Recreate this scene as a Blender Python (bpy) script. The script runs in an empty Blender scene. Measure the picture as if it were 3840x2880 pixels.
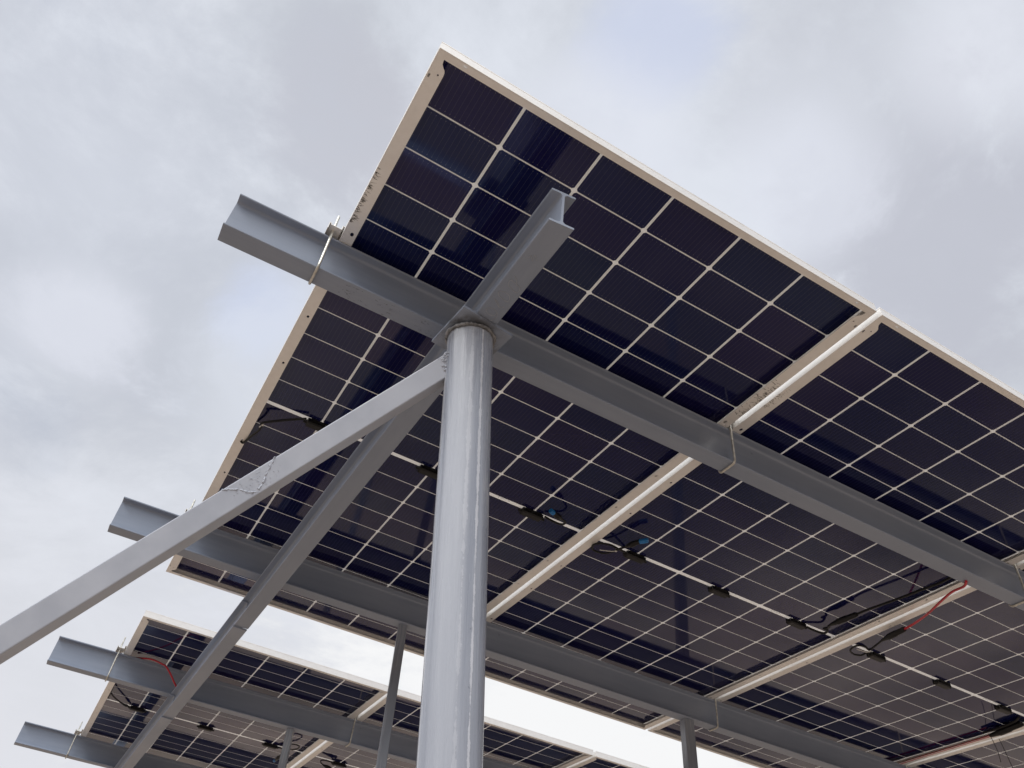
import bpy, bmesh, math, random
from mathutils import Vector, Matrix
from mathutils.geometry import tessellate_polygon

random.seed(7)
S = bpy.context.scene
C = S.collection

# ------------------------------------------------------------------ frames of reference
# P = panel frame: u along the purlins, v down the slope, n out of the upper (sky) side.
RC = Matrix(((0.860171, -0.50204, 0.089785), (0.404076, 0.563455, -0.720584), (0.311172, 0.656105, 0.68753)))  # panel -> camera
CAMP = Vector((-0.08445, -1.86173, -1.45874))        # camera in the panel frame
UP = Vector((-0.0510, -0.0198, 0.9985)).normalized()   # plumb line in the panel frame
XA = (Vector((1, 0, 0)) - UP * UP.x).normalized()
YA = UP.cross(XA)
RW = Matrix((XA, YA, UP))                              # panel -> world
EYE = Vector((0, 0, 1.6))
M = Matrix.Translation(EYE) @ RW.to_4x4() @ Matrix.Translation(-CAMP)
T2 = Vector((0.0032, 2.8140, -0.0106))                 # second table in the panel frame

# ------------------------------------------------------------------ camera
cam = bpy.data.cameras.new('camera'); camo = bpy.data.objects.new('camera', cam); C.objects.link(camo)
xr, yd, zf = (RW @ Vector(RC[i]) for i in range(3))
camo.matrix_world = Matrix.Translation(EYE) @ Matrix((xr, -yd, -zf)).transposed().to_4x4()
cam.sensor_width = 36; cam.lens = 36 * 2949.2 / 3840
cam.clip_start = 0.02; cam.clip_end = 8000
S.camera = camo

# ------------------------------------------------------------------ sky, sun, exposure
SUN_EL, SUN_AZ = math.radians(50), math.radians(238)    # azimuth measured from +Y towards +X
W = bpy.data.worlds.new('World'); S.world = W; W.use_nodes = True
nt = W.node_tree; nt.nodes.clear()
def N(t, nt_=None, **k):
    n = (nt_ or nt).nodes.new(t)
    for a, b in k.items():
        if hasattr(n, a): setattr(n, a, b)
    return n
L = nt.links.new
out = N('ShaderNodeOutputWorld'); mix = N('ShaderNodeMixShader')
sky = N('ShaderNodeTexSky'); sky.sky_type = 'NISHITA'; sky.sun_disc = False
sky.sun_elevation = SUN_EL; sky.sun_rotation = SUN_AZ
b1 = N('ShaderNodeBackground'); b1.inputs[1].default_value = 0.12; L(sky.outputs[0], b1.inputs[0])
b2 = N('ShaderNodeBackground'); b2.inputs[1].default_value = 1.0
tc = N('ShaderNodeTexCoord'); sep = N('ShaderNodeSeparateXYZ'); L(tc.outputs['Generated'], sep.inputs[0])
# flat cloud deck: project the direction onto a layer overhead
def MA(op, a, b=None, c=None, clamp=False, nt_=None):
    n = (nt_ or nt).nodes.new('ShaderNodeMath'); n.operation = op; n.use_clamp = clamp
    for i, x in enumerate((a, b, c)):
        if x is None: continue
        if isinstance(x, (int, float)): n.inputs[i].default_value = x
        else: (nt_ or nt).links.new(x, n.inputs[i])
    return n.outputs[0]
def MR(x, a, b, c=0., d=1., nt_=None, smooth=True):
    n = (nt_ or nt).nodes.new('ShaderNodeMapRange'); n.interpolation_type = 'SMOOTHSTEP' if smooth else 'LINEAR'
    (nt_ or nt).links.new(x, n.inputs[0])
    for i, q in enumerate((a, b, c, d)): n.inputs[1 + i].default_value = q
    return n.outputs[0]
def MC(f, a, b, nt_=None, bt='MIX'):
    n = (nt_ or nt).nodes.new('ShaderNodeMix'); n.data_type = 'RGBA'; n.blend_type = bt
    l = (nt_ or nt).links.new
    if isinstance(f, (int, float)): n.inputs[0].default_value = f
    else: l(f, n.inputs[0])
    for i, q in ((6, a), (7, b)):
        if isinstance(q, tuple): n.inputs[i].default_value = (*q, 1)
        else: l(q, n.inputs[i])
    return n.outputs[2]
den = MA('ADD', MA('MAXIMUM', sep.outputs[2], 0.0), 0.22)
cmb = N('ShaderNodeCombineXYZ'); L(MA('DIVIDE', sep.outputs[0], den), cmb.inputs[0]); L(MA('DIVIDE', sep.outputs[1], den), cmb.inputs[1])
def noise(scale, det, rough, off, dist=0.0):
    mp = N('ShaderNodeMapping'); mp.inputs[1].default_value = off; L(cmb.outputs[0], mp.inputs[0])
    n = N('ShaderNodeTexNoise'); n.inputs['Scale'].default_value = scale; n.inputs['Detail'].default_value = det
    n.inputs['Roughness'].default_value = rough; n.inputs['Distortion'].default_value = dist; L(mp.outputs[0], n.inputs['Vector'])
    return n.outputs[0]
nA = noise(1.35, 6, 0.55, (3.1, 1.7, 0), 0.25); nB = noise(3.6, 9, 0.66, (7.3, 4.4, 2), 0.3); nC = noise(1.9, 4, 0.5, (0.4, 9.2, 5), 0.2)
cA = MA('ADD', MA('MULTIPLY', nA, 0.54), MA('MULTIPLY', nB, 0.46))
# grey undersides of cloud, pale cloud, and thin veils where the blue shows
col = MC(MR(cA, 0.36, 0.62), (0.545, 0.575, 0.635), (0.745, 0.78, 0.855))
col = MC(MR(sep.outputs[2], 0.70, 0.10), col, (0.76, 0.77, 0.82))
PATCHES = [((0.5276, 0.8019, 0.2805), 0.5, 1.0, (0.93, 0.935, 0.945)),
           ((0.0385, 0.557, 0.8296), 0.14, 0.85, (0.545, 0.557, 0.625)),
           ((0.6517, 0.2707, 0.7085), 0.21, 0.9, (0.535, 0.552, 0.625)),
           ((-0.1667, 0.6851, 0.7092), 0.34, 0.6, (0.57, 0.60, 0.68)),
           ((0.4988, 0.2472, 0.8307), 0.16, 0.5, (0.59, 0.61, 0.68)),
           ((0.3046, 0.3029, 0.903), 0.1, 0.8, (0.6, 0.655, 0.82)),
           ((0.032, 0.7352, 0.6771), 0.07, 0.8, (0.6, 0.66, 0.83)),
           ((0.3169, 0.4286, 0.8461), 0.14, 0.6, (0.76, 0.79, 0.88)),
           ((-0.1414, 0.7829, 0.6058), 0.09, 0.7, (0.76, 0.785, 0.87)),
           ((0.5744, 0.0949, 0.8131), 0.12, 0.5, (0.78, 0.8, 0.88)),
           ((0.1109, 0.767, 0.632), 0.16, 0.5, (0.76, 0.8, 0.88)),
           ((0.5207, 0.3187, 0.792), 0.12, 0.6, (0.77, 0.8, 0.89))]
# the cloud is thinner, hence brighter, round the hidden sun
sdir = (math.sin(SUN_AZ) * math.cos(SUN_EL), math.cos(SUN_AZ) * math.cos(SUN_EL), math.sin(SUN_EL))
dt = N('ShaderNodeVectorMath'); dt.operation = 'DOT_PRODUCT'; L(tc.outputs['Generated'], dt.inputs[0]); dt.inputs[1].default_value = sdir
col = MC(MR(dt.outputs['Value'], 0.52, 1.0), col, (1.95, 1.95, 1.95))
# broad patches of darker cloud and of thin, bluish veil, by compass direction
def patch(d, r, amount, tone, c):
    q = N('ShaderNodeVectorMath'); q.operation = 'DOT_PRODUCT'; L(tc.outputs['Generated'], q.inputs[0]); q.inputs[1].default_value = d
    ang = MA('ADD', MA('ARCCOSINE', q.outputs['Value']), MA('MULTIPLY', MA('SUBTRACT', nB, 0.5), r * 2.2))
    return MC(MA('MULTIPLY', MR(ang, r, r * .3), amount), c, tone)
for d, r, am, tn in PATCHES: col = patch(d, r, am, tn, col)
L(col, b2.inputs[0])
cover = MR(nC, 0.28, 0.44, 0.86, 1.0)
cover = MA('MAXIMUM', cover, MR(sep.outputs[2], 0.55, 0.30))
L(cover, mix.inputs[0]); L(b1.outputs[0], mix.inputs[1]); L(b2.outputs[0], mix.inputs[2]); L(mix.outputs[0], out.inputs[0])

sl = bpy.data.lights.new('sun', 'SUN'); sl.energy = 1.1; sl.angle = math.radians(18); sl.color = (1.0, 0.98, 0.95)
so = bpy.data.objects.new('sun', sl); C.objects.link(so)
sd = Vector((math.sin(SUN_AZ) * math.cos(SUN_EL), math.cos(SUN_AZ) * math.cos(SUN_EL), math.sin(SUN_EL)))
so.rotation_euler = sd.to_track_quat('Z', 'Y').to_euler()
S.view_settings.view_transform = 'Standard'; S.view_settings.look = 'None'
S.view_settings.exposure = 0.0; S.view_settings.gamma = 1.0

# ------------------------------------------------------------------ materials
def mat(name):
    m = bpy.data.materials.new(name); m.use_nodes = True
    t = m.node_tree; return m, t, t.nodes['Principled BSDF']
def nz(t, vec, scale, det=3, rough=.55, dist=0.):
    n = t.nodes.new('ShaderNodeTexNoise'); n.inputs['Scale'].default_value = scale; n.inputs['Detail'].default_value = det
    n.inputs['Roughness'].default_value = rough; n.inputs['Distortion'].default_value = dist
    t.links.new(vec, n.inputs['Vector']); return n.outputs[0]
def coords(t, scale=(1, 1, 1)):
    tc = t.nodes.new('ShaderNodeTexCoord'); mp = t.nodes.new('ShaderNodeMapping')
    mp.inputs[3].default_value = scale; t.links.new(tc.outputs['Object'], mp.inputs[0]); return mp.outputs[0]
def bump(t, b, h, strength, dist):
    n = t.nodes.new('ShaderNodeBump'); n.inputs['Strength'].default_value = strength; n.inputs['Distance'].default_value = dist
    t.links.new(h, n.inputs['Height']); t.links.new(n.outputs[0], b.inputs['Normal'])

def paint(name, c1, c2, rough, streak=(1, 1, 1), bumps=0.25, dirt=0.35, spec=.5):
    m, t, b = mat(name); v = coords(t); vs = coords(t, streak)
    n1 = nz(t, v, 3.0, 4); n2 = nz(t, v, 38, 4, .6); n3 = nz(t, vs, 14, 4, .6); n4 = nz(t, v, 11, 6, .7, .6)
    col = MC(MR(MA('ADD', MA('MULTIPLY', n1, .5, nt_=t), MA('MULTIPLY', n3, .5, nt_=t), nt_=t), .35, .65, nt_=t), c1, c2, t)
    # scattered scuffs of dark primer
    spot = MA('MULTIPLY', MR(n4, .66, .72, nt_=t), MR(n2, .54, .60, nt_=t), nt_=t)
    col = MC(MA('MULTIPLY', spot, dirt, nt_=t), col, (.07, .07, .075), t)
    t.links.new(col, b.inputs['Base Color'])
    t.links.new(MA('ADD', MR(n3, .3, .7, -.07, .09, t), rough, nt_=t), b.inputs['Roughness'])
    b.inputs['Specular IOR Level'].default_value = spec
    h = MA('ADD', MA('MULTIPLY', n2, .25, nt_=t), MA('ADD', MA('MULTIPLY', n1, 1.0, nt_=t), MA('MULTIPLY', n3, .45, nt_=t), nt_=t), nt_=t)
    bump(t, b, h, bumps, .004)
    return m
STEEL = paint('grey_enamel_steel', (.232, .274, .356), (.272, .314, .398), .40, (.25, 3, 3), .10)
RAFT = paint('grey_enamel_rafter', (.232, .274, .356), (.272, .314, .398), .36, (3, .25, 3), .10)
# highlight streaks painted into the post's colour as ragged pale bands, placed by angle
def post_paint():
    m, t, b = mat('glossy_grey_post'); v = coords(t); A_ = lambda op, a, c=None, d=None: MA(op, a, c, d, False, t)
    sp = t.nodes.new('ShaderNodeSeparateXYZ'); t.links.new(v, sp.inputs[0])
    ang = A_('ARCTAN2', sp.outputs[1], sp.outputs[0])
    va = t.nodes.new('ShaderNodeCombineXYZ'); t.links.new(A_('MULTIPLY', sp.outputs[0], 1.), va.inputs[0]); t.links.new(sp.outputs[1], va.inputs[1]); t.links.new(A_('MULTIPLY', sp.outputs[2], .07), va.inputs[2])
    n_run = nz(t, va.outputs[0], 42, 4, .6); n_fine = nz(t, va.outputs[0], 150, 3, .6)
    n_rag = nz(t, v, 95, 5, .7); n_blot = nz(t, v, 9, 5, .65); n_pit = nz(t, v, 60, 3, .5)
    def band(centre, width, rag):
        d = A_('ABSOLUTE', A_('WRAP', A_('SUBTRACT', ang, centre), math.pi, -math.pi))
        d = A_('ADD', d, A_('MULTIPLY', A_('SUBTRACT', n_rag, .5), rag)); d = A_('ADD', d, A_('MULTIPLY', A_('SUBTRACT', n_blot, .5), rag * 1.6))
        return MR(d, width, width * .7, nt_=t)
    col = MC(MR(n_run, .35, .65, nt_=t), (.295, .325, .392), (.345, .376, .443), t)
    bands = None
    for c_, w_, r_, a_ in POST_HIGHLIGHTS:
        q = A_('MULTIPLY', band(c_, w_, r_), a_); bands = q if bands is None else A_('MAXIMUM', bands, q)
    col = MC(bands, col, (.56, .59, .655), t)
    pit = A_('MULTIPLY', MR(n_pit, .70, .74, nt_=t), MR(n_blot, .52, .60, nt_=t))
    col = MC(A_('MULTIPLY', pit, .7), col, (.10, .105, .115), t)
    soot = A_('MULTIPLY', MR(sp.outputs[2], -.06, -.005, nt_=t), MR(n_blot, .45, .6, nt_=t))
    col = MC(A_('MULTIPLY', soot, .6), col, (.14, .145, .155), t)
    t.links.new(col, b.inputs['Base Color'])
    t.links.new(A_('SUBTRACT', MR(n_fine, .3, .7, .20, .36, t), A_('MULTIPLY', bands, .1)), b.inputs['Roughness'])
    b.inputs['Coat Weight'].default_value = .55; b.inputs['Coat Roughness'].default_value = .12
    h = A_('ADD', A_('MULTIPLY', n_run, 1.0), A_('ADD', A_('MULTIPLY', n_fine, .25), A_('MULTIPLY', bands, .25)))
    bump(t, b, h, .5, .0035)
    return m
BRACE = paint('pale_grey_brace', (.40, .435, .51), (.475, .51, .585), .38, (1, 1, 1), .16, .5)
SLIM = paint('dark_grey_tube', (.21, .235, .285), (.27, .295, .345), .25, (3, 3, .2), .12, .3, .6)

m, t, b = mat('anodised_aluminium'); v = coords(t); ALU = m
n1 = nz(t, v, 60, 4, .6); n2 = nz(t, v, 4, 3)
t.links.new(MC(MR(MA('ADD', MA('MULTIPLY', n1, .4, nt_=t), MA('MULTIPLY', n2, .6, nt_=t), nt_=t), .35, .65, nt_=t), (.84, .825, .80), (.905, .895, .875), t), b.inputs['Base Color'])
b.inputs['Metallic'].default_value = .35; b.inputs['Roughness'].default_value = .42

CP, RP, MID, DV = 0.18362, 0.10639, 0.01182, 0.00735
m, t, b = mat('half_cut_cells'); CELL = m
tcn = t.nodes.new('ShaderNodeTexCoord'); sp = t.nodes.new('ShaderNodeSeparateXYZ'); t.links.new(tcn.outputs['Object'], sp.inputs[0])
oi = t.nodes.new('ShaderNodeObjectInfo')
m_ = lambda op, a, b=None, c=None, cl=False: MA(op, a, b, c, cl, t)
cu = m_('ADD', m_('DIVIDE', sp.outputs[0], CP), 3.0)
fu = m_('FRACT', cu); du = m_('MULTIPLY', m_('SUBTRACT', .5, m_('ABSOLUTE', m_('SUBTRACT', fu, .5))), CP)
vc = m_('SUBTRACT', sp.outputs[1], DV); va = m_('SUBTRACT', m_('ABSOLUTE', vc), MID / 2)
rv = m_('DIVIDE', va, RP); fv = m_('FRACT', rv); dv = m_('MULTIPLY', m_('SUBTRACT', .5, m_('ABSOLUTE', m_('SUBTRACT', fv, .5))), RP)
HU, HV = .0032, .0018
eu, ev = m_('SUBTRACT', du, HU), m_('SUBTRACT', dv, HV)
inside = m_('MULTIPLY', m_('GREATER_THAN', eu, 0.), m_('GREATER_THAN', ev, 0.))
inside = m_('MULTIPLY', inside, m_('GREATER_THAN', m_('ADD', eu, ev), .0042))        # clipped cell corners
inside = m_('MULTIPLY', inside, m_('GREATER_THAN', va, 0.))
inside = m_('MULTIPLY', inside, m_('LESS_THAN', m_('ABSOLUTE', sp.outputs[0]), 3 * CP))
inside = m_('MULTIPLY', inside, m_('LESS_THAN', va, 11 * RP))
# per-cell tint
cell = t.nodes.new('ShaderNodeCombineXYZ')
t.links.new(m_('FLOOR', cu), cell.inputs[0]); t.links.new(m_('ADD', m_('FLOOR', rv), m_('MULTIPLY', m_('SIGN', vc), 20.)), cell.inputs[1]); t.links.new(m_('MULTIPLY', oi.outputs['Random'], 53.), cell.inputs[2])
wn = t.nodes.new('ShaderNodeTexWhiteNoise'); t.links.new(cell.outputs[0], wn.inputs[0])
wsep = t.nodes.new('ShaderNodeSeparateColor'); t.links.new(wn.outputs[1], wsep.inputs[0])
cc = MC(wsep.outputs[0], (.0040, .0056, .056), (.0085, .0058, .054), t)
cc = MC(m_('MULTIPLY', wsep.outputs[1], .55), cc, (.0036, .0088, .050), t)
# fine silver wires along v
CW = CP - 2 * HU
bb = m_('FRACT', m_('MULTIPLY', m_('DIVIDE', m_('SUBTRACT', m_('MULTIPLY', fu, CP), HU), CW), 16.))
wire = m_('LESS_THAN', m_('ABSOLUTE', m_('SUBTRACT', bb, .5)), .032)
pad = m_('MULTIPLY', m_('LESS_THAN', m_('ABSOLUTE', m_('SUBTRACT', bb, .5)), .075), m_('LESS_THAN', m_('ABSOLUTE', m_('SUBTRACT', ev, .007)), .0009))
wire = m_('MULTIPLY', wire, m_('GREATER_THAN', ev, .006))
cc = MC(m_('MULTIPLY', m_('MAXIMUM', m_('MULTIPLY', wire, .36), pad), .75), cc, (.15, .148, .175), t)
# white ceramic grid with a thin darker line where the clear gap between cells runs
seam = m_('MULTIPLY', m_('LESS_THAN', m_('ABSOLUTE', m_('SUBTRACT', du, .0009)), .0003), m_('LESS_THAN', m_('ABSOLUTE', sp.outputs[0]), 2.9 * CP))
wh = MC(m_('MULTIPLY', seam, .35), (.90, .885, .865), (.52, .50, .48), t)
t.links.new(MC(inside, wh, cc, t), b.inputs['Base Color'])
vv = coords(t); n1 = nz(t, vv, 9, 4)
t.links.new(MR(n1, .3, .7, .045, .10, t), b.inputs['Roughness'])
b.inputs['IOR'].default_value = 1.60
tint = MC(wsep.outputs[2], (.70, .68, 1.0), (.54, .72, 1.0), t)
t.links.new(tint, b.inputs['Specular Tint'])
tl = t.nodes.new('ShaderNodeBsdfTranslucent'); tl.inputs[0].default_value = (.95, .92, .88, 1)
ms = t.nodes.new('ShaderNodeMixShader'); t.links.new(m_('MULTIPLY', m_('SUBTRACT', 1., inside), .5), ms.inputs[0])
t.links.new(b.outputs[0], ms.inputs[1]); t.links.new(tl.outputs[0], ms.inputs[2])
t.links.new(ms.outputs[0], [n for n in t.nodes if n.type == 'OUTPUT_MATERIAL'][0].inputs[0])

def simple(name, c, rough, metal=0., var=.12, bs=0., spec=.5):
    m, t, b = mat(name); v = coords(t); n = nz(t, v, 70, 4, .6)
    t.links.new(MC(MR(n, .3, .7, nt_=t), tuple(x * (1 - var) for x in c), tuple(x * (1 + var) for x in c), t), b.inputs['Base Color'])
    b.inputs['Roughness'].default_value = rough; b.inputs['Metallic'].default_value = metal
    b.inputs['Specular IOR Level'].default_value = spec
    if bs: bump(t, b, n, bs, .002)
    return m
PLAST = simple('black_plastic', (.006, .006, .007), .42, 0., .12, 0., .35)
RUBBER = simple('black_cable_jacket', (.006, .006, .007), .5, 0., .12, 0., .35)
RED = simple('red_cable_jacket', (.52, .022, .04), .38)
BLUE = simple('blue_plug_cap', (.008, .17, .47), .35)
NYLON = simple('white_nylon', (.72, .72, .70), .4)
ZINC = simple('galvanised_rod', (.58, .57, .52), .38, .55, .25, .3)
WELD = simple('painted_weld', (.42, .435, .47), .33, 0., .25, .8)
PLATE = STEEL.copy(); PLATE.name = 'sooty_steel_plate'
t = PLATE.node_tree; b = t.nodes['Principled BSDF']; v = coords(t); ln_ = t.nodes.new('ShaderNodeVectorMath'); ln_.operation = 'LENGTH'; t.links.new(v, ln_.inputs[0])
src = b.inputs['Base Color'].links[0].from_socket
so_ = MA('MULTIPLY', MR(ln_.outputs['Value'], .085, .052, nt_=t), MR(nz(t, v, 26, 5, .65), .38, .62, nt_=t), nt_=t)
t.links.new(MC(MA('MULTIPLY', so_, .8, nt_=t), src, (.075, .075, .08), t), b.inputs['Base Color'])
WELDPIT = simple('weld_speck_grey', (.24, .26, .30), .5)  # flat grey meant for grime specks on the weld
SOOT = simple('faint_soot', (.10, .105, .115), .6)
DARKWELD = simple('sooty_weld', (.17, .172, .18), .5, 0., .6, .8)
CHALK = simple('figures_in_paint', (.31, .34, .40), .4)
INK = simple('printed_ink', (.16, .15, .145), .6)
SCUFF = simple('black_scuff', (.035, .034, .034), .7)

m, t, b = mat('sandy_ground'); v = coords(t); GROUND = m
n1 = nz(t, v, .33, 5); n2 = nz(t, v, 2.5, 6, .65); n3 = nz(t, v, 45, 5, .7)
c = MC(MR(n1, .38, .62, nt_=t), (.23, .178, .14), (.475, .372, .288), t)
c = MC(MR(n2, .45, .75, 0, .55, t), c, (.27, .21, .165), t)
c = MC(MR(n3, .5, .75, 0, .5, t), c, (.48, .405, .335), t)
t.links.new(c, b.inputs['Base Color']); b.inputs['Roughness'].default_value = .95
bump(t, b, MA('ADD', n2, MA('MULTIPLY', n3, .3, nt_=t), nt_=t), .6, .05)

# ------------------------------------------------------------------ mesh helpers
class MB:
    def __init__(s): s.v = []; s.f = []; s.mi = []
    def add(s, vs, fs, mi=0):
        o = len(s.v); s.v += [Vector(x) for x in vs]; s.f += [tuple(i + o for i in f) for f in fs]; s.mi += [mi] * len(fs); return s
    def box(s, a, b, mi=0):
        x0, y0, z0 = a; x1, y1, z1 = b
        return s.add([(x0, y0, z0), (x1, y0, z0), (x1, y1, z0), (x0, y1, z0), (x0, y0, z1), (x1, y0, z1), (x1, y1, z1), (x0, y1, z1)],
                     [(3, 2, 1, 0), (4, 5, 6, 7), (0, 1, 5, 4), (1, 2, 6, 5), (2, 3, 7, 6), (3, 0, 4, 7)], mi)
    def rings(s, rs, closed=False, cap=True, mi=0):
        k = len(rs[0]); vs = [p for r in rs for p in r]; fs = []
        n = len(rs)
        for i in range(n if closed else n - 1):
            j = (i + 1) % n
            for q in range(k): fs.append((i * k + q, i * k + (q + 1) % k, j * k + (q + 1) % k, j * k + q))
        if cap and not closed: fs.append(tuple(reversed(range(k)))); fs.append(tuple((n - 1) * k + q for q in range(k)))
        return s.add(vs, fs, mi)
    def tube(s, pts, r, seg=8, closed=False, bumpy=0., mi=0):
        pts = [Vector(p) for p in pts]; n = len(pts); rs = []; up = None
        for i, p in enumerate(pts):
            a = pts[(i - 1) % n] if (closed or i > 0) else p; c = pts[(i + 1) % n] if (closed or i < n - 1) else p
            d = (c - a).normalized()
            if up is None: up = d.orthogonal().normalized()
            up = (up - d * up.dot(d)).normalized(); w = d.cross(up)
            rr = (r[i] if isinstance(r, (list, tuple)) else r) * (1 + bumpy * random.uniform(-1, 1))
            rs.append([p + (up * math.cos(2 * math.pi * q / seg) + w * math.sin(2 * math.pi * q / seg)) * rr for q in range(seg)])
        return s.rings(rs, closed, True, mi)
    def build(s, name, mats, parent=None, world=None, sharp=35, smooth=True):
        me = bpy.data.meshes.new(name); me.from_pydata([tuple(x) for x in s.v], [], s.f)
        for q in (mats if isinstance(mats, (list, tuple)) else [mats]): me.materials.append(q)
        for p, i in zip(me.polygons, s.mi): p.material_index = i
        bm = bmesh.new(); bm.from_mesh(me); bmesh.ops.recalc_face_normals(bm, faces=bm.faces); bm.to_mesh(me); bm.free()
        if smooth:
            me.shade_smooth(); me.set_sharp_from_angle(angle=math.radians(sharp))
        o = bpy.data.objects.new(name, me); C.objects.link(o)
        if parent: o.parent = parent
        if world is not None: o.matrix_world = world
        return o
def smoothpath(pts, k=6):
    pts = [Vector(p) for p in pts]; o = []
    for i in range(len(pts) - 1):
        p0, p1, p2, p3 = pts[max(i - 1, 0)], pts[i], pts[i + 1], pts[min(i + 2, len(pts) - 1)]
        for j in range(k):
            t = j / k
            o.append(.5 * ((2 * p1) + (p2 - p0) * t + (2 * p0 - 5 * p1 + 4 * p2 - p3) * t * t + (3 * p1 - p0 - 3 * p2 + p3) * t ** 3))
    o.append(pts[-1]); return o
def tag(o, label=None, cat=None, group=None, kind=None):
    if label: o['label'] = label
    if cat: o['category'] = cat
    if group: o['group'] = group
    if kind: o['kind'] = kind
    return o
def thing(name, label, cat, loc, group=None, rot=None):
    o = bpy.data.objects.new(name, None); C.objects.link(o); o.empty_display_size = .1
    o.matrix_world = M @ Matrix.Translation(Vector(loc)) @ (rot or Matrix.Identity(4))
    return tag(o, label, cat, group)

# ------------------------------------------------------------------ ground
g = MB(); R = 3000; k = 24
g.add([(-R + 2 * R * i / k, -R + 2 * R * j / k, 0) for j in range(k + 1) for i in range(k + 1)],
      [(j * (k + 1) + i, j * (k + 1) + i + 1, (j + 1) * (k + 1) + i + 1, (j + 1) * (k + 1) + i) for j in range(k) for i in range(k)])
tag(g.build('ground', GROUND), 'pale sandy ground under the solar structure', 'ground', kind='structure')

m, t, b = mat('sky_blocker_scrub'); v = coords(t); SKY_BLOCKER = m
n1 = nz(t, v, .06, 6, .65)
t.links.new(MC(MR(n1, .35, .65, nt_=t), (.045, .05, .032), (.10, .095, .065), t), b.inputs['Base Color']); b.inputs['Roughness'].default_value = .95
mb = MB(); KH = 180  # out-of-view ring of dark hills, added to cut low sky light
hs = [13.5 + 2.5 * math.sin(3 * a_ + 1) + 1.6 * math.sin(8 * a_) + random.uniform(-.9, .9) for a_ in [2 * math.pi * i / KH for i in range(KH)]]
mb.rings([[(r_ * math.cos(2 * math.pi * i / KH), r_ * math.sin(2 * math.pi * i / KH), z_ * h_ - .3) for r_, z_ in ((88, 0), (98, .75), (104, 1), (150, 1.1), (260, 0))] for i, h_ in enumerate(hs)], True)
tag(mb.build('added_hills', SKY_BLOCKER, sharp=180), 'unseen rise added around the solar structure to block low sky light', 'added_hills', kind='structure')

# ------------------------------------------------------------------ solar panels
HL, HW, FB, FT = 1.191, 0.5648, -0.0214, 0.0062
PITCH = 1.1465
def ngon(cx, cy, rx, ry, k=10):
    return [(cx + rx * math.cos(2 * math.pi * i / k), cy + ry * math.sin(2 * math.pi * i / k)) for i in range(k)]
def plate(mb, outer, holes, z0, z1, f):
    loops = [outer] + holes
    tri = tessellate_polygon([[Vector((x, y, 0)) for x, y in l] for l in loops])
    flat = [p for l in loops for p in l]; n = len(flat)
    vs = [f(x, y, z0) for x, y in flat] + [f(x, y, z1) for x, y in flat]
    fs = [tuple(q) for q in tri] + [tuple(i + n for i in reversed(q)) for q in tri]
    o = 0
    for l in loops:
        kk = len(l)
        for i in range(kk): a, b_ = o + i, o + (i + 1) % kk; fs.append((a, b_, b_ + n, a + n))
        o += kk
    mb.add(vs, fs)
def frame_mesh():
    mb = MB()
    # wall + lip over the glass + shelf under it, mitred at the corners: (w inwards, n)
    prof = [(0, FB), (0, .0006), (.0007, .0009), (.0007, .0022), (0, .0025), (0, FT - .0006), (.0006, FT),
            (.0105, FT), (.0105, .0046), (.0022, .0046), (.0022, -.0004), (.0125, -.0004), (.0125, -.0026), (.0022, -.0026), (.0022, FB)]
    for sx in (-1, 1):
        mb.rings([[(sx * (HW - w), e * (HL - w), n) for w, n in prof] for e in (-1, 1)], cap=False)
    for sy in (-1, 1):
        mb.rings([[(e * (HW - w), sy * (HL - w), n) for w, n in prof] for e in (-1, 1)], cap=False)
    t0, t1 = FB, FB + .0016; W0 = .0023
    end = [(.0170, .0170), (.0172, .0215), (.0185, .0265), (.0225, .0315), (.0270, .0355), (.0292, .0400), (.0300, .0460)]   # (w, distance from the end)
    for sx in (-1, 1):
        o = [(W0, -HL + W0)] + [(w, -HL + s) for w, s in end] + [(w, HL - s) for w, s in reversed(end)] + [(W0, HL - W0)]
        h = []
        for v in (.2, .4, .7):
            for e in (-1, 1): h.append(ngon(.0192, e * v, .0034 if v < .5 else .0042, .0048 if v < .5 else .0062))
        for e in (-1, 1):
            h.append(ngon(.0200, e * 1.141, .0021, .0021, 8)); h.append([(.0032, e * 1.132 - .004), (.0072, e * 1.132 - .004), (.0072, e * 1.132 + .004), (.0032, e * 1.132 + .004)])
        plate(mb, o, h, t0, t1, lambda x, y, z, s=sx: (s * (HW - x), y, z))
    for sy in (-1, 1):
        w1 = .0168
        o = [(W0 + .0002, -HW + W0 + .0003), (w1, -HW + w1 + .0003), (w1, HW - w1 - .0003), (W0 + .0002, HW - W0 - .0003)]
        h = [[(.0050, e * .508 - .004), (.0095, e * .508 - .004), (.0095, e * .508 + .004), (.0050, e * .508 + .004)] for e in (-1, 1)]
        plate(mb, o, h, t0, t1, lambda x, y, z, s=sy: (y, s * (HL - x), z))
    return mb
def jb_mesh():
    mb = MB()
    # body with chamfered foot, a raised lid and the cable stubs
    a, bq, h = .038, .0125, -.0165
    mb.rings([[(-a, -bq, 0), (a, -bq, 0), (a, bq, 0), (-a, bq, 0)], [(-a, -bq, h + .004), (a, -bq, h + .004), (a, bq, h + .004), (-a, bq, h + .004)],
              [(-a + .004, -bq + .003, h), (a - .004, -bq + .003, h), (a - .004, bq - .003, h), (-a + .004, bq - .003, h)]])
    mb.rings([[(-a + .008, -bq - .004, 0), (a - .008, -bq - .004, 0), (a - .008, bq + .004, 0), (-a + .008, bq + .004, 0)],
              [(-a + .010, -bq - .003, h * .45), (a - .010, -bq - .003, h * .45), (a - .010, bq + .003, h * .45), (-a + .010, bq + .003, h * .45)]])
    mb.tube([(-a - .010, 0, h * .55), (-a + .002, 0, h * .55)], .0042, 8)
    mb.tube([(a - .002, 0, h * .55), (a + .010, 0, h * .55)], .0042, 8)
    return mb
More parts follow.
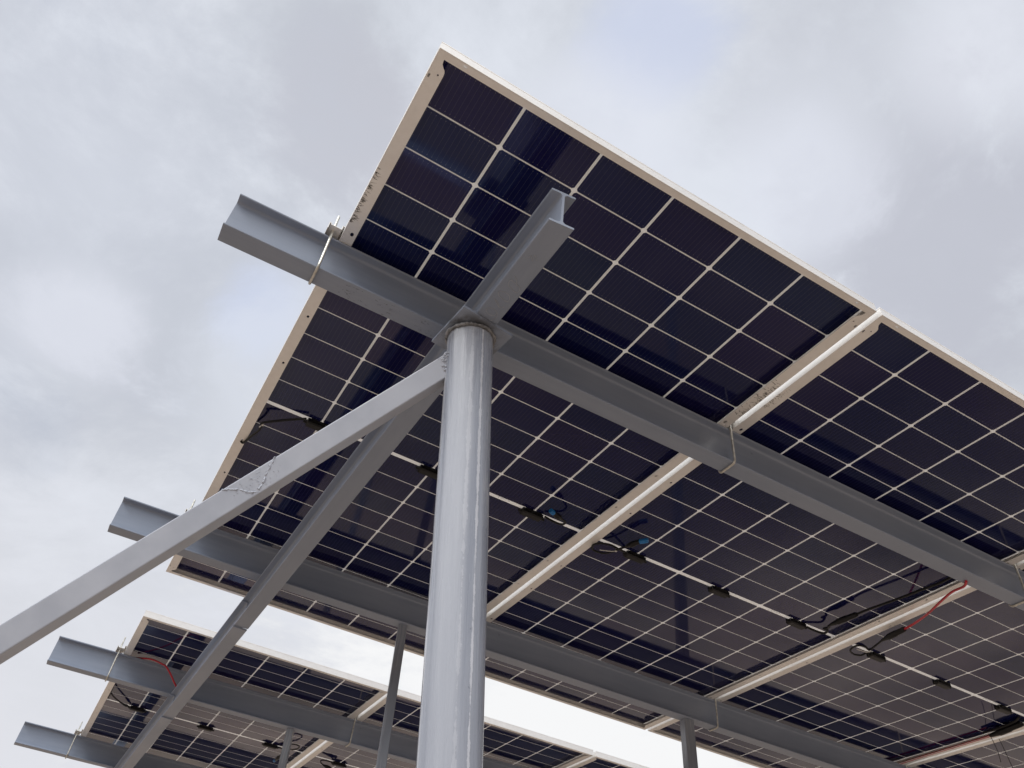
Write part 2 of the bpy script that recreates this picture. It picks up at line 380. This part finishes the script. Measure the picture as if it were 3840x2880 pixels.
def make_panel():
    root = thing('solar_panel', 'x', 'solar panel', (.567, 0, 0), 'solar panels seen from underneath')
    frame_mesh().build('frame', ALU, root, sharp=25)
    mb = MB(); q = .0025; mb.box((-HW + q, -HL + q, 0), (HW - q, HL - q, .0042)); mb.build('cell_sheet', CELL, root, smooth=False)
    jm = None
    for c in (-2, 0, 2):
        if jm is None: j = jb_mesh().build('junction_box', PLAST, root, sharp=30); jm = j
        else: j = jm.copy(); C.objects.link(j); j.parent = root
        j.location = (c * CP - .002, DV + .0075, -.0002)
    mb = MB()
    def stroke(pts): mb.tube([Vector((x, y, -.00012)) for x, y in pts], .00035, 5)
    cx, cy = .250, DV - .003
    for x0, r0, a0, a1 in ((-.012, .0035, 60, 300), (-.004, .0032, 120, 420), (.0035, .0015, 0, 360), (.007, .0032, -70, 70), (.0105, .0036, -60, 60)):
        stroke([(cx + x0 + r0 * math.cos(math.radians(a0 + (a1 - a0) * i / 8)), cy + r0 * math.sin(math.radians(a0 + (a1 - a0) * i / 8))) for i in range(9)])
    mb.box((cx + .019, cy - .0006, -.0003), (cx + .028, cy + .0006, -.0001))
    mb.build('maker_mark', INK, root)
    return root
P0 = make_panel()
def copy_thing(src):
    r = src.copy(); C.objects.link(r)
    for ch in src.children:
        c = ch.copy(); C.objects.link(c); c.parent = r
        for g2 in ch.children:
            d = g2.copy(); C.objects.link(d); d.parent = c
    return r
LAB1 = ['upper-row solar panel at the outer corner, directly over the round post', 'upper-row panel second from the corner, a blue plug dangling by its seam',
        'upper-row panel third from the corner, red cable leaving its black connector', 'upper-row panel cut by the right picture edge, past the red cable in the frame channel']
LAB2 = ['lower-row solar panel at the far left end, red cable looping past it', 'lower-row panel second from the left end, showing behind the round post', 'lower-row panel third from the left end, peeking in at the bottom of the picture']
for i, lb in enumerate(LAB1):
    p = P0 if i == 0 else copy_thing(P0)
    p.matrix_world = M @ Matrix.Translation((.567 + i * PITCH, 0, 0)); p['label'] = lb
for i, lb in enumerate(LAB2):
    p = copy_thing(P0); p.matrix_world = M @ Matrix.Translation(T2 + Vector((.567 + i * PITCH, 0, 0))); p['label'] = lb
    if i == 0:
        mb = MB(); mb.box((-.245, -.575, -.0006), (-.205, -.55, -.0002)); mb.build('barcode_sticker', NYLON, p)
panels = [o for o in C.objects if o.name.startswith('solar_panel')]
# bristly black scuffs on the flange next to the top purlin
def scuffs(parent, x0, x1, va, vb, k, inward):
    mb = MB()
    for _ in range(k):
        v = va + (vb - va) * random.random() ** .8; ln = random.uniform(.003, .014); a = random.uniform(-.7, .7)
        x = x0 + (x1 - x0) * random.random() ** 2; w = random.uniform(.0002, .0009)
        d = Vector((inward * math.cos(a), math.sin(a), 0)); e = Vector((-d.y, d.x, 0)) * w; p = Vector((x, v, FB - .0002)); z = Vector((0, 0, -.0002))
        mb.add([p - e, p + e, p + d * ln, p - e + z, p + e + z, p + d * ln + z], [(0, 2, 1), (3, 4, 5), (0, 1, 4, 3), (1, 2, 5, 4), (2, 0, 3, 5)])
    mb.build('scuff_marks', SCUFF, parent, smooth=False)
scuffs(panels[0], -HW + .0004, -HW + .006, -.90, -.73, 85, 1)
scuffs(panels[0], HW - .0008, HW - .024, -.90, -.735, 90, -1)
scuffs(panels[1], -HW + .001, -HW + .012, -.89, -.80, 30, 1)

# ------------------------------------------------------------------ I-beams
def ibeam(mb, a, b, h, w, side, n, tf=.0058, tw=.0048, r=.0075, skew=0.):
    """a, b: centre of the top flange's upper face; side, n unit vectors across and up."""
    q = []
    hw, ht = w / 2, tw / 2
    def fil(cx, cy, a0, a1): return [(cx + r * math.cos(math.radians(a0 + (a1 - a0) * i / 5)), cy + r * math.sin(math.radians(a0 + (a1 - a0) * i / 5))) for i in range(6)]
    e = .0016
    half = [(hw - e, 0), (hw, -e), (hw, -tf + e), (hw - e, -tf)] + fil(ht + r, -tf - r, 90, 180) + fil(ht + r, -h + tf + r, 180, 270) + \
           [(hw - e, -h + tf), (hw, -h + tf - e), (hw, -h + e), (hw - e, -h)]
    prof = half + [(-x, y) for x, y in reversed(half)]
    a, b = Vector(a), Vector(b); d = (b - a).normalized()
    K = 2 + int((b - a).length / .25); rs = []
    for i in range(K):
        c = a + (b - a) * i / (K - 1)
        rs.append([c + side * x + n * y + d * (skew * x if i in (0, K - 1) else 0) for x, y in prof])
    mb.rings(rs)
NN = Vector((0, 0, 1))
def purlin(label, off, k1, k0, u0, u1, nt_=FB - .0003):
    o = bpy.data.objects.new('x', None)
    d = Vector((1, k1, 0)).normalized(); side = Vector((-k1, 1, 0)).normalized(); W_ = .0515; H_ = .1150
    base = Vector((u0, k0 + k1 * u0, nt_)) + side * W_ / 2
    Lg = (u1 - u0) / d.x
    mb = MB(); ibeam(mb, (0, 0, 0), (Lg, 0, 0), H_, W_, Vector((0, 1, 0)), NN)
    rot = Matrix((d, side, NN)).transposed().to_4x4()
    ob = mb.build('purlin_beam', STEEL, None, M @ Matrix.Translation(Vector(off) + base) @ rot, sharp=30)
    bpy.data.objects.remove(o)
    return tag(ob, label, 'steel beam', 'purlins carrying the panels')
KP = [(-.0146, -.6688), (-.019, .7493), (-.0223, -.725), (.0163, .6629)]
B1 = purlin('topmost grey I-beam crossing right behind the head of the round post', (0, 0, 0), *KP[0], -.2285, 4.75)
purlin('grey I-beam below the brace, under the lower edge of the upper panel row', (0, 0, 0), *KP[1], -.2305, 4.75)
purlin('grey I-beam under the upper part of the lower panel row, red cable beside it', T2, *KP[2], -.2770, 3.55)
purlin('lowest grey I-beam, at the bottom left corner of the picture', T2, *KP[3], -.2990, 3.55)

mb = MB()
for _ in range(80):
    x = random.choice([random.gauss(.385, .03), random.gauss(.30, .015), random.gauss(.475, .015)]); y = random.uniform(.006, .049); ln = random.uniform(.002, .016) * random.random(); a = random.gauss(.2, .4); w_ = random.uniform(.0002, .0009)
    d = Vector((math.cos(a), math.sin(a), 0)); e = Vector((-d.y, d.x, 0)) * w_; p = Vector((x, y - .02575, -.1151)); z = Vector((0, 0, -.00015))
    mb.add([p - e, p + e, p + d * ln, p - e + z, p + e + z, p + d * ln + z], [(0, 2, 1), (3, 4, 5), (0, 1, 4, 3), (1, 2, 5, 4), (2, 0, 3, 5)])
mb.build('soot_marks', SOOT, B1, smooth=False)

def rafter(label, v0, v1, c0, slope, ntop, skew=0.):
    d = Vector((slope, 1, 0)).normalized(); side = Vector((1, -slope, 0)).normalized()
    mb = MB(); ibeam(mb, (0, 0, 0), (0, (v1 - v0) / d.y, 0), .1062, .0515, Vector((1, 0, 0)), NN, skew=skew)
    rot = Matrix((side, d, NN)).transposed().to_4x4()
    ob = mb.build('rafter_beam', RAFT, None, M @ Matrix.Translation((c0, v0, ntop)) @ rot, sharp=30)
    return tag(ob, label, 'steel beam', 'sloping rafter beams welded end to end')
R1 = rafter('uppermost sloping I-beam resting on the plate of the round post', -1.1225, .952, .3262, -.0092, -.1370, -.12)
# hand-drawn figures under the paint of the flange: 9 4 0 0 ...
MARKS = [[(0.3106, -0.8616), (0.3114, -0.868), (0.3203, -0.8722), (0.3317, -0.8682), (0.3327, -0.8578), (0.325, -0.8536), (0.3148, -0.8565), (0.3106, -0.8616)], [(0.3317, -0.8682), (0.3386, -0.8611), (0.3356, -0.8449), (0.3303, -0.84)], [(0.3111, -0.8962), (0.3303, -0.8823), (0.3381, -0.89)], [(0.3111, -0.8962), (0.3198, -0.8933), (0.3303, -0.8823)], [(0.3091, -0.9147), (0.3108, -0.9215), (0.325, -0.9237), (0.3349, -0.9172), (0.336, -0.9045), (0.3222, -0.9065), (0.3132, -0.9099), (0.3091, -0.9147)], [(0.3138, -0.9478), (0.314, -0.957), (0.3292, -0.9546), (0.3397, -0.9488), (0.3402, -0.936), (0.3257, -0.9392), (0.3161, -0.9438), (0.3138, -0.9478)], [(0.3146, -0.9702), (0.3213, -0.9657), (0.3308, -0.952)], [(0.3154, -1.0238), (0.3163, -1.0313), (0.3256, -1.0204), (0.3213, -1.0364), (0.3316, -1.0262)]]
mb = MB(); iv = R1.matrix_world.inverted() @ M
for st in MARKS: mb.tube(smoothpath([iv @ Vector((x, y, -.13705 - .1062 - .0001)) for x, y in st], 5), .0007, 6)
mb.build('painted_figures', CHALK, R1)
rafter('middle sloping I-beam welded between two stepped joints', .953, 2.074, .3050, -.0125, -.1424)
rafter('lowest sloping I-beam, running out at the bottom left', 2.075, 5.2, .2880, -.0120, -.1478)

# ------------------------------------------------------------------ round post with cap plate
GN = RW.inverted()
def ground_hit(p, d):
    """length along d (panel frame, downwards) from p to the ground"""
    w = RW @ (Vector(p) - CAMP) + EYE; dw = RW @ Vector(d); return -w.z / dw.z
PD = Vector((-.1192, -.0306, 1)).normalized(); PT = Vector((.3194, -.777, -.2495)); PR = .0485
post = thing('support_post', 'thick round grey steel post with square cap plate and leaning slightly', 'post', PT, None, PD.to_track_quat('Z', 'Y').to_matrix().to_4x4())
Lp = ground_hit(PT, -PD)
mb = MB(); K = 40
mb.rings([[(PR * math.cos(2 * math.pi * q / 48), PR * math.sin(2 * math.pi * q / 48), z) for q in range(48)] for z in [-.0002 - (Lp + .05) * i / K for i in range(K + 1)]])
va_ = PD.to_track_quat('Z', 'Y').inverted() @ (CAMP - PT); FA = math.atan2(va_.y, va_.x)    # angle facing the camera; painted highlights are set from it
POST_HIGHLIGHTS = [(FA - 1.28, .07, .05, .9), (FA - .30, .62, .10, .22), (FA + .57, .050, .13, 1.0), (FA + .12, .05, .25, .55), (FA + 2.6, .2, .2, .5)]  # painted highlight streaks: angle, half width, raggedness, strength
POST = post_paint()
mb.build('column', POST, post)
mb = MB(); ring = []
for i in range(72):
    a = 2 * math.pi * i / 72; rr = PR + .0022 + random.uniform(-.0012, .0012); ring.append((rr * math.cos(a), rr * math.sin(a), -.0045 + random.uniform(-.0015, .0012) + .010 * 0))
mb.tube(ring, .0040, 7, True, .30); mb.build('weld_bead', DARKWELD, post, sharp=80)
# plate lies flat under the rafter (panel frame), so undo the lean of the post
inv = (Matrix.Translation(PT) @ PD.to_track_quat('Z', 'Y').to_matrix().to_4x4()).inverted()
e1, e2 = Vector((-.012, .1275, 0)), Vector((.123, .0146, 0)); c0 = Vector((.3226, -.7770, 0))
mb = MB(); cs = [c0 - e1 / 2 - e2 / 2, c0 + e1 / 2 - e2 / 2, c0 + e1 / 2 + e2 / 2, c0 - e1 / 2 + e2 / 2]
mb.rings([[inv @ (p + Vector((0, 0, z))) for p in cs] for z in (-.2435, -.2500)])
mb.build('cap_plate', PLATE, post, smooth=False)

# ------------------------------------------------------------------ diagonal brace
A = Vector((.325, -.7756, -.2951)); Q = Vector((.5807, -.4148, .7005)).normalized()
av = Vector((.3045, .9087, .2857)); av = (av - Q * av.dot(Q)).normalized(); bv = Q.cross(av)
if bv.dot(Vector((-.755, .0475, .654))) < 0: bv = -bv
Lb = ground_hit(A, -Q)
rotb = Matrix((av, bv, Q)).transposed().to_4x4()
if rotb.to_3x3().determinant() < 0: rotb = Matrix((av, bv, Q)).transposed().to_4x4()
br = thing('diagonal_brace', 'pale grey square tube brace slanting down left from the round post', 'brace', A, None)
def bl(x, y, z): return av * x + bv * y + Q * z
def sq_ring(w, z, e=.0022):
    return [bl(x, y, z) for x, y in [(-w, -w + e), (-w + e * .3, -w + e * .3), (-w + e, -w), (w - e, -w), (w - e * .3, -w + e * .3), (w, -w + e), (w, w - e), (w - e * .3, w - e * .3), (w - e, w), (-w + e, w), (-w + e * .3, w - e * .3), (-w, w - e)]]
mb = MB(); zs = [-.028] + [-.1 - i * .1 for i in range(int(Lb / .1))] + [-Lb]
mb.rings([sq_ring(.0219, z) for z in zs]); mb.build('tube', BRACE, br, sharp=18)
w = -.0221
mb = MB()
for path in ([(-.440, .0222), (-.459, .0104), (-.473, .0005), (-.485, -.0096), (-.497, -.0150)], [(-.549, .0222), (-.535, .0127), (-.521, .0009), (-.513, -.0093), (-.497, -.0215)]):
    pts = smoothpath([bl(w, y, z) for z, y in path], 9)
    pts = [p + Vector((random.uniform(-1, 1), random.uniform(-1, 1), random.uniform(-1, 1))) * .0011 for p in pts]
    mb.tube([p + av * .0009 for p in pts], .0017, 7, False, .35)
for _ in range(70):
    z = random.gauss(-.487, .022); y = random.uniform(-.02, .02); c = bl(w + .0002, y, z); r = random.uniform(.0004, .0011)
    mb.tube([c - av * r, c, c + av * r], [r * .4, r, r * .4], 5)
mb.build('splice_weld', BRACE, br, sharp=80)
mb = MB()
for _ in range(110):
    y = random.uniform(-.021, .022); z = -.060 + y * .35 + random.gauss(0, .005); c = bl(w + .0006, y, z); r = random.uniform(.0010, .0034)
    mb.tube([c - av * r, c, c + av * r * .6], [r * .5, r, r * .5], 6)
mb.build('end_weld', BRACE, br, sharp=80)

# ------------------------------------------------------------------ slim square posts
def slim(label, top, w, yaw):
    d = UP; top = Vector(top)
    x = (Vector((1, 0, 0)) - d * d.x).normalized(); y = d.cross(x); c, s = math.cos(yaw), math.sin(yaw); x, y = x * c + y * s, y * c - x * s
    rot = Matrix((x, y, d)).transposed().to_4x4(); L_ = ground_hit(top, -d)
    mb = MB(); e = w * .12
    pr_ = [(-w, -w + e), (-w + e, -w), (w - e, -w), (w, -w + e), (w, w - e), (w - e, w), (-w + e, w), (-w, w - e)]
    mb.rings([[(p[0], p[1], z) for p in pr_] for z in (.004, -.5, -1, -1.6, -L_)])
    ob = mb.build('slim_post', SLIM, None, M @ Matrix.Translation(top) @ rot, sharp=20)
    return tag(ob, label, 'post', 'slim square posts under the purlins')
slim('slim square post seen against the sky just left of the round post', (.838, .764, -.1368), .0165, math.radians(-17))
slim('slim square post standing well right of the round post', (2.152, .741, -.1368), .0225, math.radians(-12))
slim('smallest slim square post, low down between rafter and round post', T2 + Vector((.848, -.712, -.1368)), .0165, math.radians(-28))

# ------------------------------------------------------------------ U-bolts and clamps
def ubolt(name, label, off, k, u, left, dz=0.):
    vt = k[1] + k[0] * u; a = vt - .0042; bq = vt + .0515 + .0042; nb = FB - .1153 - .0038; r = .0033; rb = .011
    o = thing(name, label, 'u-bolt', Vector(off) + Vector((u, vt, 0)), 'u-bolts clamping panels to purlins')
    top = .050 if left else .022
    pts = [(0, a - vt, top), (0, a - vt, 0), (0, a - vt, nb * .5)]
    for i in range(7): t = math.pi / 2 * i / 6; pts.append((0, a - vt + rb - rb * math.cos(t), nb + rb - rb * math.sin(t)))
    for i in range(7): t = math.pi / 2 * i / 6; pts.append((0, bq - vt - rb + rb * math.sin(t), nb + rb - rb * math.cos(t)))
    pts += [(0, bq - vt, nb * .5), (0, bq - vt, 0), (0, bq - vt, top)]
    mb = MB(); mb.tube(pts, r, 10); mb.build('rod', ZINC, o)
    mb = MB()
    def strip(pr_, v0, v1, th=.0016):
        for (x0, z0), (x1, z1) in zip(pr_[:-1], pr_[1:]):
            if abs(z0 - z1) < 1e-6: mb.box((min(x0, x1) - th / 2, v0, z0 - th / 2), (max(x0, x1) + th / 2, v1, z0 + th / 2))
            else: mb.box((x0 - th * .45, v0 + .0003, min(z0, z1)), (x0 + th * .45, v1 - .0003, max(z0, z1)))
    if left:
        strip([(.018 + .010, FT + .0012), (.0155, FT + .0012), (.0155, -.006), (-.010, -.006), (-.010, -.001), (-.0145, -.001), (-.0145, FB + .001)], -.020, .072)
    else:
        strip([(-.016, FT + .0012), (.016, FT + .0012)], -.020, .072, .002)
    mb.build('clamp_plate', ALU, o, smooth=False)
    for v in (a - vt, bq - vt):
        mb = MB(); z = -.0045 if left else FT + .0025
        mb.rings([[(.0055 * math.cos(math.pi / 3 * i), v + .0055 * math.sin(math.pi / 3 * i), zz) for i in range(6)] for zz in (z, z + .006)])
        mb.build('nut', ZINC, o, smooth=False)
    return o
SE = [PITCH * i - .0060 for i in (1, 2, 3)]
for kk, off, nm in ((KP[0], (0, 0, 0), 'topmost beam'), (KP[1], (0, 0, 0), 'second beam from the top')):
    ubolt('u_bolt', 'galvanised u-bolt on the free left end of the %s' % nm, off, kk, -.0180, True)
    for u, w_ in zip(SE, ('first', 'second', 'third')):
        if (nm[0] == 't' and w_ == 'third'): continue
        ubolt('u_bolt', 'galvanised u-bolt round the %s at the %s seam' % (nm, w_), off, kk, u, False)
for kk, nm in ((KP[2], 'third beam from the top'), (KP[3], 'lowest beam')):
    ubolt('u_bolt', 'galvanised u-bolt on the left end of the %s' % nm, T2, kk, -.0200, True)
ubolt('u_bolt', 'galvanised u-bolt at the seam in the lower panel row, left of the slim post', T2, KP[2], SE[0], False)

# ------------------------------------------------------------------ cables
def cable(name, label, off, black, r=.0036, cat='cable', plug=None, red=None, tie=None, plugr=.0092):
    o = thing(name, label, cat, Vector(off) + Vector(black[0] if black else red[0]), 'loose cables under the panels')
    b0 = Vector(black[0] if black else red[0])
    if black:
        mb = MB(); mb.tube(smoothpath([Vector(p) - b0 for p in black]), r, 8); mb.build('black_lead' if red else 'lead', RUBBER, o)
    if red:
        mb = MB(); mb.tube(smoothpath([Vector(p) - b0 for p in red]), r * 1.05, 8); mb.build('red_lead', RED, o)
    for pl in plug or []:
        p, q, kind = Vector(pl[0]) - b0, Vector(pl[1]) - b0, pl[2]
        R_ = pl[3] if len(pl) > 3 else plugr
        mb = MB()
        ts, rs = ((0, .08, .25, .30, .62, .66, .96, 1), (.45, .6, .85, 1.05, 1.05, .9, .9, .7)) if kind != 'cap' else ((0, .1, .9, 1), (.8, 1, 1, .85))
        mb.tube([p + (q - p) * t_ for t_ in ts], [R_ * x for x in rs], 10)
        mb.build('plug_cap' if kind == 'cap' else 'connector', BLUE if kind == 'cap' else PLAST, o, sharp=40)
    if tie:
        mb = MB(); mb.tube(smoothpath([Vector(p) - b0 for p in tie], 3), .0014, 5)
        c = Vector(tie[0]) - b0; mb.box(c - Vector((.003, .003, .003)), c + Vector((.003, .003, .003)))
        mb.build('cable_tie', NYLON, o)
    return o
O0 = (0, 0, 0)
cable('cable', 'black cable tied in a loop near the left frame of the corner panel', O0,
      [(.154, -.003, -.012), (.103, .03, -.02), (.05, .072, -.028), (.051, .083, -.03), (.049, .115, -.032), (.037, .16, -.03), (.029, .207, -.024), (.020, .206, -.0225)],
      tie=[(.052, .078, -.030), (.046, .088, -.036), (.056, .082, -.024)])
cable('cable', 'short coiled black cable with blue plug right of the round post', O0,
      [(.97, -.005, -.010), (.997, -.012, -.020), (1.024, -.021, -.026), (1.028, -.042, -.03), (1.01, -.057, -.035), (.997, -.064, -.040)],
      plug=[((1.000, -.063, -.039), (.958, -.081, -.043), 'p'), ((.960, -.080, -.043), (.943, -.088, -.044), 'cap', .0084)])
cable('cable', 'looped black cable with blue plug and white tie beside the first seam', O0,
      [(1.300, .006, -.010), (1.264, -.006, -.018), (1.223, -.018, -.024), (1.189, -.013, -.028), (1.171, .005, -.03), (1.179, .028, -.03), (1.2, .036, -.03), (1.231, .027, -.03), (1.245, .0, -.03), (1.252, -.023, -.03), (1.257, -.045, -.032), (1.260, -.060, -.034)],
      plug=[((1.258, -.055, -.034), (1.271, -.112, -.037), 'p'), ((1.270, -.108, -.037), (1.287, -.133, -.038), 'cap', .0084)],
      tie=[(1.249, -.010, -.031), (1.235, -.004, -.036), (1.196, .008, -.040)])
cable('cable', 'long black cable with thick connector running along the second seam', O0,
      [(2.120, .004, -.010), (2.146, -.002, -.016), (2.176, -.013, -.022), (2.179, -.028, -.025), (2.166, -.047, -.025), (2.155, -.041, -.022), (2.158, -.062, -.024), (2.143, -.083, -.028), (2.146, -.196, -.032), (2.146, -.248, -.034), (2.163, -.357, -.034), (2.175, -.459, -.034), (2.181, -.525, -.034), (2.175, -.66, -.030)], r=.0042,
      plug=[((2.142, -.084, -.028), (2.146, -.200, -.032), 'p', .0105)])
cable('cable', 'bright red cable rising from a black connector to the topmost beam', O0,
      [(2.43, .004, -.010), (2.416, .010, -.02), (2.409, .019, -.024), (2.382, .027, -.026), (2.351, .017, -.026), (2.336, -.007, -.026), (2.338, -.033, -.026), (2.367, -.039, -.024), (2.397, -.032, -.024), (2.376, -.081, -.03), (2.353, -.13, -.034)],
      red=[(2.336, -.236, -.04), (2.311, -.3, -.05), (2.254, -.396, -.07), (2.187, -.492, -.09), (2.132, -.57, -.11), (2.085, -.639, -.138), (2.06, -.665, -.141)],
      plug=[((2.355, -.125, -.034), (2.336, -.240, -.040), 'p', .0105)],
      tie=[(2.402, -.027, -.026), (2.392, -.022, -.032), (2.343, -.019, -.034)])
cable('cable', 'dull red cable lying in the frame channel near the bottom right corner', O0, [(3.366, .215, -.012), (3.362, .150, -.014), (3.352, .060, -.012), (3.330, .02, -.010)],
      red=[(3.408, .80, -.0185), (3.402, .6, -.0180), (3.401, .4, -.0180), (3.399, .20, -.0180)], r=.0045,
      plug=[((3.395, .205, -.020), (3.372, .040, -.018), 'p', .014)])
for nm, pp in (('left of the two thin black cords hanging at the bottom right corner', [(3.376, .199, -.02), (3.366, .186, -.04), (3.374, .182, -.09), (3.4, .198, -.13)]),
               ('right of the two thin black cords hanging at the bottom right corner', [(3.443, .199, -.022), (3.445, .195, -.05), (3.45, .192, -.09), (3.463, .192, -.14)])):
    b0 = Vector(pp[0]); mb = MB(); mb.tube(smoothpath([Vector(p) - b0 for p in pp]), .0013, 6)
    tag(mb.build('hanging_cord', RUBBER, None, M @ Matrix.Translation(b0)), nm, 'cord', 'thin cords hanging from the frames')
cable('cable', 'red cable sagging in front of a beam left of the rafter, lower panel row', T2,
      None, red=[(.060, -.690, -.012), (.081, -.71, -.014), (.11, -.746, -.02), (.138, -.776, -.03), (.174, -.813, -.05), (.191, -.837, -.065), (.22, -.837, -.09), (.243, -.827, -.11), (.277, -.784, -.128), (.30, -.70, -.138)], r=.0036)
cable('cable', 'black cable from a box to the left frame of the lower row', T2,
      [(.152, -.002, -.010), (.115, -.045, -.018), (.079, -.095, -.022), (.051, -.144, -.024), (.038, -.173, -.024), (.036, -.117, -.02), (.037, -.047, -.01)], r=.0036,
      plug=[((.150, 0, -.010), (.118, -.040, -.018), 'p', .006)])
cable('cable', 'black loop behind the smallest slim post, dark blue plug at its end', T2,
      [(.97, .004, -.010), (1.005, -.035, -.018), (1.026, -.06, -.022), (1.043, -.086, -.026), (1.053, -.13, -.028), (1.044, -.172, -.028), (1.012, -.178, -.028), (1.0, -.142, -.028), (1.005, -.035, -.032), (1.007, .065, -.036), (1.009, .10, -.037)], r=.0036,
      plug=[((1.007, .05, -.036), (1.010, .125, -.038), 'p'), ((1.010, .120, -.038), (1.007, .152, -.038), 'cap', .0084)],
      tie=[(1.045, -.09, -.024), (1.03, -.07, -.028), (1.00, -.05, -.03)])
cable('cable', 'black cable and drooping connector right of the seam in the lower row', T2,
      [(1.299, 0, -.010), (1.249, -.025, -.018), (1.227, -.02, -.022), (1.235, .003, -.026), (1.26, .024, -.03)], r=.0036,
      plug=[((1.255, .02, -.030), (1.330, .041, -.036), 'p', .009)])
